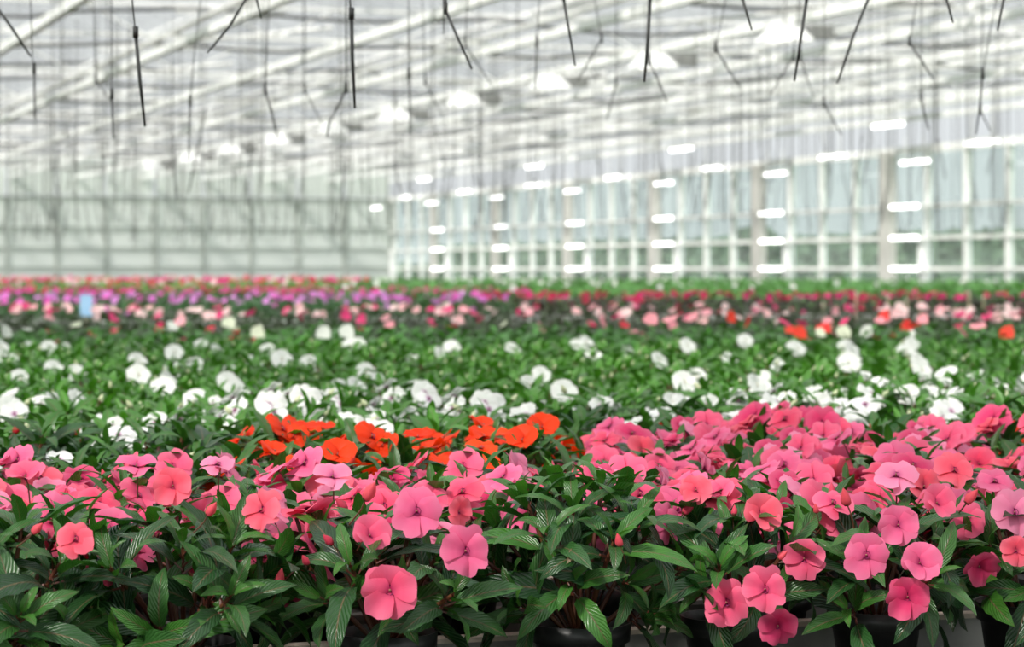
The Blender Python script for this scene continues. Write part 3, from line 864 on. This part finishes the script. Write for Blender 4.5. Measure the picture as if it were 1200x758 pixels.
# ------------------------------------------------------------------ far beds: masses nobody could count
def mass(name, region, z_can, depth, dens_leaf, dens_flower, lcol, fcols, label, seed, lsize=.075, fsize=.06, low_fl=.1, Ymax=62):
    """region: function (px, py) -> bool on the canopy plane; leaves and flowers are scattered over the bed it covers"""
    r = np.random.default_rng(seed)
    Yr = region['Y']; 
    area_pts = []
    y0, y1 = Yr
    n_try = int((y1-y0)*(0.46*y1)*max(dens_leaf, 1))
    def scatter(n_try):
        Y = r.uniform(y0, y1, n_try); X = r.uniform(-.235*y1, .235*y1, n_try)
        px = 600 + FPX*X/Y; ok = (px > -90) & (px < 1290)
        w = .9487*X + .3162*Y
        ok &= w < 23.2
        py = 315 + (-z_can)*FPX/Y
        ok &= region['f'](px, py)
        return X[ok], Y[ok]
    X, Y = scatter(n_try); n = len(X)
    hb = .03*np.sin(X*6.1+seed)*np.sin(Y*5.3)
    Z = EYE + z_can + hb - depth*r.random(n)**1.4
    ang = r.uniform(0, 2*PI, n); el = r.uniform(-.5, .75, n)
    d = np.stack([np.cos(ang)*np.cos(el), np.sin(ang)*np.cos(el), np.sin(el)], 1)
    sd = np.stack([-np.sin(ang), np.cos(ang), r.uniform(-.3, .3, n)], 1)
    L = lsize*r.uniform(.75, 1.25, n)[:, None]
    P = np.stack([X, Y, Z], 1)
    dr = np.array([[0, 0, -.25]])
    a = P; b_ = P + d*L*.45 + sd*L*.19; c = P + d*L + dr*L; e = P + d*L*.45 - sd*L*.19
    mid = P + d*L*.5 + np.array([[0, 0, -.06]])*L
    lv = np.stack([a, b_, c, e, mid], 1).reshape(-1, 3)
    base = (np.arange(n)*5)[:, None]
    lf = np.concatenate([base + np.array([[0, 1, 4]]), base + np.array([[1, 2, 4]]), base + np.array([[2, 3, 4]]), base + np.array([[3, 0, 4]])], 0)
    k = r.uniform(.6, 1.5, n)[:, None]
    lc = np.repeat(np.array([lcol])*k, 5, 0)
    Xf, Yf = scatter(int(n_try*dens_flower/max(dens_leaf, 1))); m = len(Xf)
    # flowers come in clumps
    cl = np.sin(Xf*3.3+seed)*np.sin(Yf*2.1+seed*2) + r.normal(size=m)*.7
    kp = cl > 0; Xf, Yf = Xf[kp], Yf[kp]; m = len(Xf)
    low = r.random(m) < low_fl
    Zf = EYE + z_can + .01 + .03*r.random(m) - low*depth*r.random(m)
    nrm = np.stack([r.normal(0, .5, m), r.normal(-.5, .5, m), np.abs(r.normal(.8, .3, m))], 1); nrm /= np.linalg.norm(nrm, axis=1)[:, None]
    t1 = np.cross(nrm, np.array([[.3, .1, 1.0]])); t1 /= np.linalg.norm(t1, axis=1)[:, None]; t2 = np.cross(nrm, t1)
    C = np.stack([Xf, Yf, Zf], 1); K = 7
    fr = fsize*.5*r.uniform(.75, 1.2, m)[:, None]
    ring = []
    for q in range(K):
        th = 2*PI*q/K; rad = fr*(1 + .12*((q % 2)*2-1))
        ring.append(C + (t1*math.cos(th) + t2*math.sin(th))*rad + nrm*fr*.28*r.uniform(.2, 1.6, m)[:, None])
    fv = np.stack([C - nrm*fr*.05] + ring, 1).reshape(-1, 3)
    fb_ = (np.arange(m)*(K+1))[:, None] + len(lv)
    ff = np.concatenate([fb_ + np.array([[0, 1+q, 1+(q+1) % K]]) for q in range(K)], 0)
    fcols = np.array(fcols); pick = r.integers(0, len(fcols), m)
    fc = np.repeat(fcols[pick], K+1, 0)
    verts = np.concatenate([lv, fv], 0); faces = np.concatenate([lf, ff], 0)
    cols = np.concatenate([lc, fc], 0); cols = np.concatenate([cols, np.ones((len(cols), 1))], 1)
    me = bpy.data.meshes.new(name)
    me.vertices.add(len(verts)); me.vertices.foreach_set('co', verts.astype(np.float32).ravel())
    me.loops.add(len(faces)*3); me.loops.foreach_set('vertex_index', faces.astype(np.int32).ravel())
    me.polygons.add(len(faces)); me.polygons.foreach_set('loop_start', (np.arange(len(faces))*3).astype(np.int32))
    me.polygons.foreach_set('loop_total', np.full(len(faces), 3, np.int32))
    me.materials.append(M['leaf_mass']); me.materials.append(M['petal_mass'])
    me.polygons.foreach_set('material_index', np.concatenate([np.zeros(len(lf), np.int32), np.ones(len(ff), np.int32)]))
    ca = me.color_attributes.new('Col', 'FLOAT_COLOR', 'POINT'); ca.data.foreach_set('color', cols.astype(np.float32).ravel())
    uvl = me.uv_layers.new(name='UVMap'); uvl.data.foreach_set('uv', np.tile(np.array([.2, .62], np.float32), len(faces)*3))
    me.update(); me.validate()
    o = obj(name, me); tag(o, label, 'flower bed', kind='stuff')
    print(name, len(faces))
    return o
T = np.ones_like
DG = (.028, .085, .022)
def rf(lo=None, hi=None, x0=-1e9, x1=1e9):
    lo = lo or ([0, 1200], [0, 0]); hi = hi or ([0, 1200], [999, 999])
    return lambda px, py: (py >= np.interp(px, *lo)) & (py < np.interp(px, *hi)) & (px >= x0) & (px < x1)
mass('budding_white_bed', dict(Y=(9.5, 11.9), f=rf()), -.27, .16, 420, 5, (.045, .15, .024), [(.75, .80, .6), (.80, .83, .76)], 'bright green bed of white impatiens in bud beyond the last separate pots', 41, low_fl=.2)
mass('orange_red_bed', dict(Y=(9.2, 11.9), f=rf(x0=740)), -.255, .05, 60, 12, (.04, .10, .02), [(.9, .05, .015), (.85, .03, .02), (.85, .06, .2), (.93, .35, .4)], 'orange and red impatiens scattered through the green bed at right', 42)
mass('pale_pink_bed', dict(Y=(12.6, 16.6), f=rf()), -.275, .20, 330, 15, (.034, .05, .022), [(.90, .52, .52), (.90, .66, .64), (.90, .40, .45), (.90, .58, .58), (.72, .04, .18)], 'dark-leaved bed of pale pink impatiens across the middle of the greenhouse', 43, low_fl=.12)
mass('deep_pink_patch', dict(Y=(11.2, 12.9), f=rf()), -.30, .12, 220, 9, (.03, .035, .02), [(.70, .02, .12), (.65, .02, .05), (.8, .3, .35)], 'dark foliage with a few deep pink flowers in front of pale pink bed', 44, low_fl=.6)
mass('orchid_bed', dict(Y=(19.2, 25), f=rf(x1=600)), -.27, .22, 260, 17, (.03, .11, .024), [(.85, .22, .72), (.80, .30, .78), (.85, .12, .55)], 'bed of orchid purple impatiens over green foliage at the left', 45)
mass('crimson_bed', dict(Y=(21, 26.5), f=rf(x0=560)), -.27, .26, 260, 22, (.032, .025, .018), [(.52, .010, .07), (.38, .006, .04), (.66, .02, .17)], 'dark red-leaved bed of crimson impatiens before the long glass wall', 46, low_fl=.35)
mass('magenta_bed', dict(Y=(26.6, 34), f=rf(x1=620)), -.27, .22, 130, 13, (.04, .10, .03), [(.78, .03, .25), (.82, .05, .35), (.7, .02, .1)], 'bed of magenta impatiens in the far part of greenhouse', 47)
mass('far_red_bed', dict(Y=(36, 58), f=rf(x1=430)), -.22, .25, 45, 6, (.14, .30, .05), [(.8, .04, .08), (.82, .05, .3), (.9, .6, .6)], 'farthest bed of red and green plants against the back wall', 48, .13, .10)
mass('far_green_crop', dict(Y=(27.5, 56), f=lambda px, py: (px > 620) | ((px > 400) & (py < 339))), -.22, .30, 60, 1, (.10, .27, .06), [(.9, .9, .85)], 'bright green leafy crop growing below the long glass wall', 49, .15, .08)

# ------------------------------------------------------------------ small things standing in the beds
trap = empty('sticky_trap', at(101, 392, 15.0)); tag(trap, 'pale blue sticky insect card standing in the pale pink bed', 'insect trap')
b = MB(); b.box((0, 0, .17), (.072, .003, .125)); b.build('card', M['trap'], trap)
b = MB(); b.tube([(0, .004, -.05), (0, .004, .2)], .003, 5); b.build('stick', M['cane'], trap)
for i, px in enumerate([964, 1003, 1040, 1062, 1078, 1135, 1152]):
    p = at(px, 386, 21.2 - .2*(i % 3)); h = .22 + .03*((i*7) % 4)
    root = empty('plant_cane', p); 
    b = MB(); b.tube([(0, 0, -.14), (.004, 0, h)], .006, 5); o = b.build('cane', M['cane'], root)
    b = MB(); b.box((.004, 0, h-.01), (.016, .010, .03)); b.build('clip', M['lip'], root)
    tag(root, 'thin tan plant cane before the crimson bed, %s from the left' % ORD[i+1], 'cane', 'canes before the crimson bed')

# ------------------------------------------------------------------ hanging drip lines
HC = EYE + BAR_H
def hanging(pts_wire, pts_tube, Y, wpx, label, group):
    """pixel polylines at distance Y; the wire is carried on up to the roof bars"""
    tip = at(*pts_tube[-1], Y)
    first = at(*((pts_wire or pts_tube)[0]), Y)
    top = Vector((first.x, Y, HC))
    root = empty('drip_line', top); tag(root, label, 'drip line', group)
    wires = [top] + [at(*p, Y) for p in pts_wire] + [at(*pts_tube[0], Y)]
    wires = [w for i, w in enumerate(wires) if i == 0 or (w - wires[i-1]).length > .01]
    b = MB(); b.tube([p-top for p in wires], .0011 + .00006*Y, 5); b.build('wire', M['tube'], root)
    rr_ = wpx*Y/FPX/2
    tb = [at(*p, Y)-top for p in pts_tube]
    b = MB(); b.tube(tb, [rr_*(1 if i < len(tb)-1 else .6) for i in range(len(tb))], 8); b.build('tube', M['tube'], root)
    b = MB(); b.tube([tb[0]+Vector((0, 0, .012*Y/4)), tb[0]-Vector((0, 0, .006*Y/4))], rr_*1.5, 8); b.build('connector', M['tube'], root)
DR = [
 ([(155, 0), (158, 30)], [(159, 40), (164, 95), (170, 148)], 4.2, 4.4, 'thick black drip tube hanging at left, pointing straight down'),
 ([(410, 0)], [(412, 18), (413, 70), (416, 127)], 4.2, 4.4, 'thick black drip tube hanging above the orange impatiens'),
 ([], [(762, -5), (759, 50), (755, 96)], 4.2, 4.2, 'thick black drip tube hanging just left of the square lamp hood'),
 ([], [(946, -5), (931, 95)], 4.4, 4.2, 'thick black drip tube hanging left of the slanted pair'),
 ([], [(1019, -5), (1000, 42), (990, 72), (981, 98)], 4.8, 3.2, 'bent black drip tube slanting down to the left, upper right'),
 ([], [(-6, 5), (16, 36), (36, 66)], 5.0, 3.4, 'black drip tube slanting in from the top left corner'),
 ([(36, 0), (38, 68)], [(40, 82), (41, 140)], 6.2, 2.8, 'thin drip tube hanging straight near the left edge'),
 ([(131, 0)], [(131, 112), (133, 163)], 6.5, 2.8, 'thin drip tube hanging straight, left of the thickest left tube'),
 ([], [(290, -4), (268, 32), (243, 62)], 4.8, 3.2, 'black drip tube slanting down to the left, upper left'),
 ([(523, 0)], [(522, 12), (553, 81)], 4.5, 3.8, 'black drip tube slanting down to the right above the centre'),
 ([(523, -8)], [(520, 5), (520, 40)], 4.9, 1.6, 'short straight wire end beside the slanting centre tube'),
 ([(548, 0)], [(545, 52), (575, 98)], 8.0, 1.9, 'thin drip tube trailing beyond the slanting centre tube'),
 ([], [(300, -5), (306, 22)], 4.6, 3.0, 'short black tube tip at the top edge, upper left'),
 ([], [(660, -4), (674, 77)], 4.5, 3.6, 'black drip tube at top slightly right of centre'),
 ([], [(869, -5), (881, 35)], 4.3, 3.6, 'short black tube tip beside the square white lamp hood'),
 ([], [(1108, -5), (1117, 27)], 4.4, 3.6, 'short black tube tip at the top edge, second from the right'),
 ([], [(1177, -5), (1169, 36)], 4.4, 3.4, 'short black tube tip at the top, nearest the right edge'),
 ([(632, 0)], [(629, 50), (627, 105)], 7.0, 2.2, 'thin straight drip tube hanging right of centre'),
 ([(479, 0)], [(479, 88), (481, 158)], 7.0, 2.5, 'thin straight drip tube hanging left of centre, tip lowest'),
 ([(405, 0)], [(406, 105), (394, 128), (386, 143), (383, 160)], 6.5, 2.8, 'crooked drip tube bending to the left above the orange flowers'),
 ([(315, 0)], [(311, 106), (319, 134), (326, 163)], 7.0, 2.5, 'crooked thin drip tube bending to the right, left half'),
 ([(697, 0)], [(705, 46), (690, 72), (677, 95)], 8.0, 1.9, 'thin drip tube bending left beside the centre lamps'),
 ([(760, 0)], [(761, 72), (773, 98), (782, 120)], 7.0, 2.3, 'thin drip tube bending right below the thick centre tube'),
 ([(850, 0)], [(839, 57), (854, 82), (868, 103)], 7.5, 2.3, 'thin drip tube bending right under the lamp hoods'),
 ([(1074, 0)], [(1066, 50), (1081, 73), (1094, 93)], 7.0, 2.4, 'thin drip tube bending right, near the top right'),
 ([(1167, 0), (1158, 50)], [(1152, 88), (1148, 125), (1144, 157)], 6.5, 2.5, 'long drip line hanging near the right edge, slightly curved'),
 ([(1152, 0)], [(1149, 130), (1161, 154)], 8.0, 2.0, 'thin drip tube kinking right near the right edge'),
 ([(235, 0), (228, 60)], [(223, 120), (221, 188)], 7.0, 2.4, 'thin drip tube hanging low in the left half'),
 ([(110, 0)], [(112, 94), (129, 117)], 8.5, 2.0, 'thin kinked drip tube between the left tubes'),
 ([(1080, 0)], [(1079, 115), (1084, 135), (1088, 152)], 8.0, 2.2, 'kinked drip tube hanging above the last glass posts'),
 ([(966, 0)], [(966, 122), (977, 142), (986, 158)], 9.0, 1.9, 'thin kinked drip tube above the glass wall'),
 ([(722, 0)], [(722, 98), (715, 125), (711, 141)], 9.0, 1.9, 'thin drip tube bending left, right of centre'),
 ([(495, 0)], [(498, 95), (519, 137)], 9.5, 1.7, 'faint drip tube slanting right, left of centre'),
 ([(356, 0)], [(357, 105), (378, 145)], 9.5, 1.8, 'faint drip tube slanting right, above the orange flowers'),
 ([(936, 0)], [(930, 66), (915, 90), (903, 111)], 8.5, 1.8, 'thin drip tube splaying left beneath the thick right tube'),
 ([(938, 0)], [(938, 66), (946, 92), (953, 113)], 8.5, 1.8, 'thin drip tube splaying right beneath the thick right tube'),
]
for (w_, t_, Y, wp, lab) in DR:
    hanging(w_, t_, Y, wp, lab, 'drip lines hanging in the foreground')
# smaller ones farther off, on a loose grid
r = random.Random(5)
k = 0
protos = []
for v in range(6):
    L = r.uniform(.30, .45); D = r.uniform(2.55, 2.75); bend = r.choice([0, 0, .06, -.07, .10, -.11])
    root = empty('drip_line', (0, 0, 0))
    b = MB(); b.tube([(0, 0, 0), (.01, 0, -1.3), (0, 0, L-D)], .0014, 4); b.build('wire', M['tube'], root)
    b = MB(); b.tube([(0, 0, L-D), (bend*.5, 0, L*.5-D), (bend, 0, -D)], .0036, 5); b.build('tube', M['tube'], root)
    protos.append([root, False])
far_lines = []
for bi, w in enumerate(bars):
    for q in range(60):
        t = r.uniform(8, 36); p = V*w + U*t; x, Y = p.x, p.y
        if Y < 11.5 or Y > 38 or abs(x)/Y > .205 or w > 23.5: continue
        if r.random() < .50: continue
        far_lines.append((bi, Y, x))
far_lines.sort()
names_ = {}
for i, (bi, Y, x) in enumerate(far_lines):
    pr = protos[r.randrange(6)]
    if not pr[1]: o = pr[0]; pr[1] = True
    else: o = copy_tree(pr[0])
    o.location = (x, Y, HC - .05); o.rotation_euler = (0, 0, r.uniform(0, 6.28))
    names_[bi] = names_.get(bi, 0) + 1; kk = names_[bi]; bn = sorted(names_).index(bi) + 1
    tag(o, 'thin blurred drip line, %s nearest along %s roof bar from the right' % (ORD[kk] if kk < len(ORD) else str(kk), ORD[bn]), 'drip line', 'blurred drip lines hanging over the far beds')
print('far lines', len(far_lines))
for pr in protos:
    if not pr[1]:
        for c in kids(pr[0]): bpy.data.objects.remove(c)
        bpy.data.objects.remove(pr[0])
b = MB()
for q in range(420):
    Y = r.uniform(26, 80); x = r.uniform(-.21, .21)*Y
    if .9487*x + .3162*Y > 23.5 or (-.3162*x + .9487*Y) > TL-1: continue
    z = r.uniform(.35, 1.3)
    b.tube([(x, Y, EYE+BAR_H), (x, Y, EYE+z+.5), (x+r.uniform(-.15, .15), Y, EYE+z)], .007, 3, 0, False)
tag(b.build('distant_drip_lines', M['wire']), 'haze of thin dark drip lines hanging before the far walls', 'drip lines', kind='stuff')
print('total objects', len(bpy.data.objects))
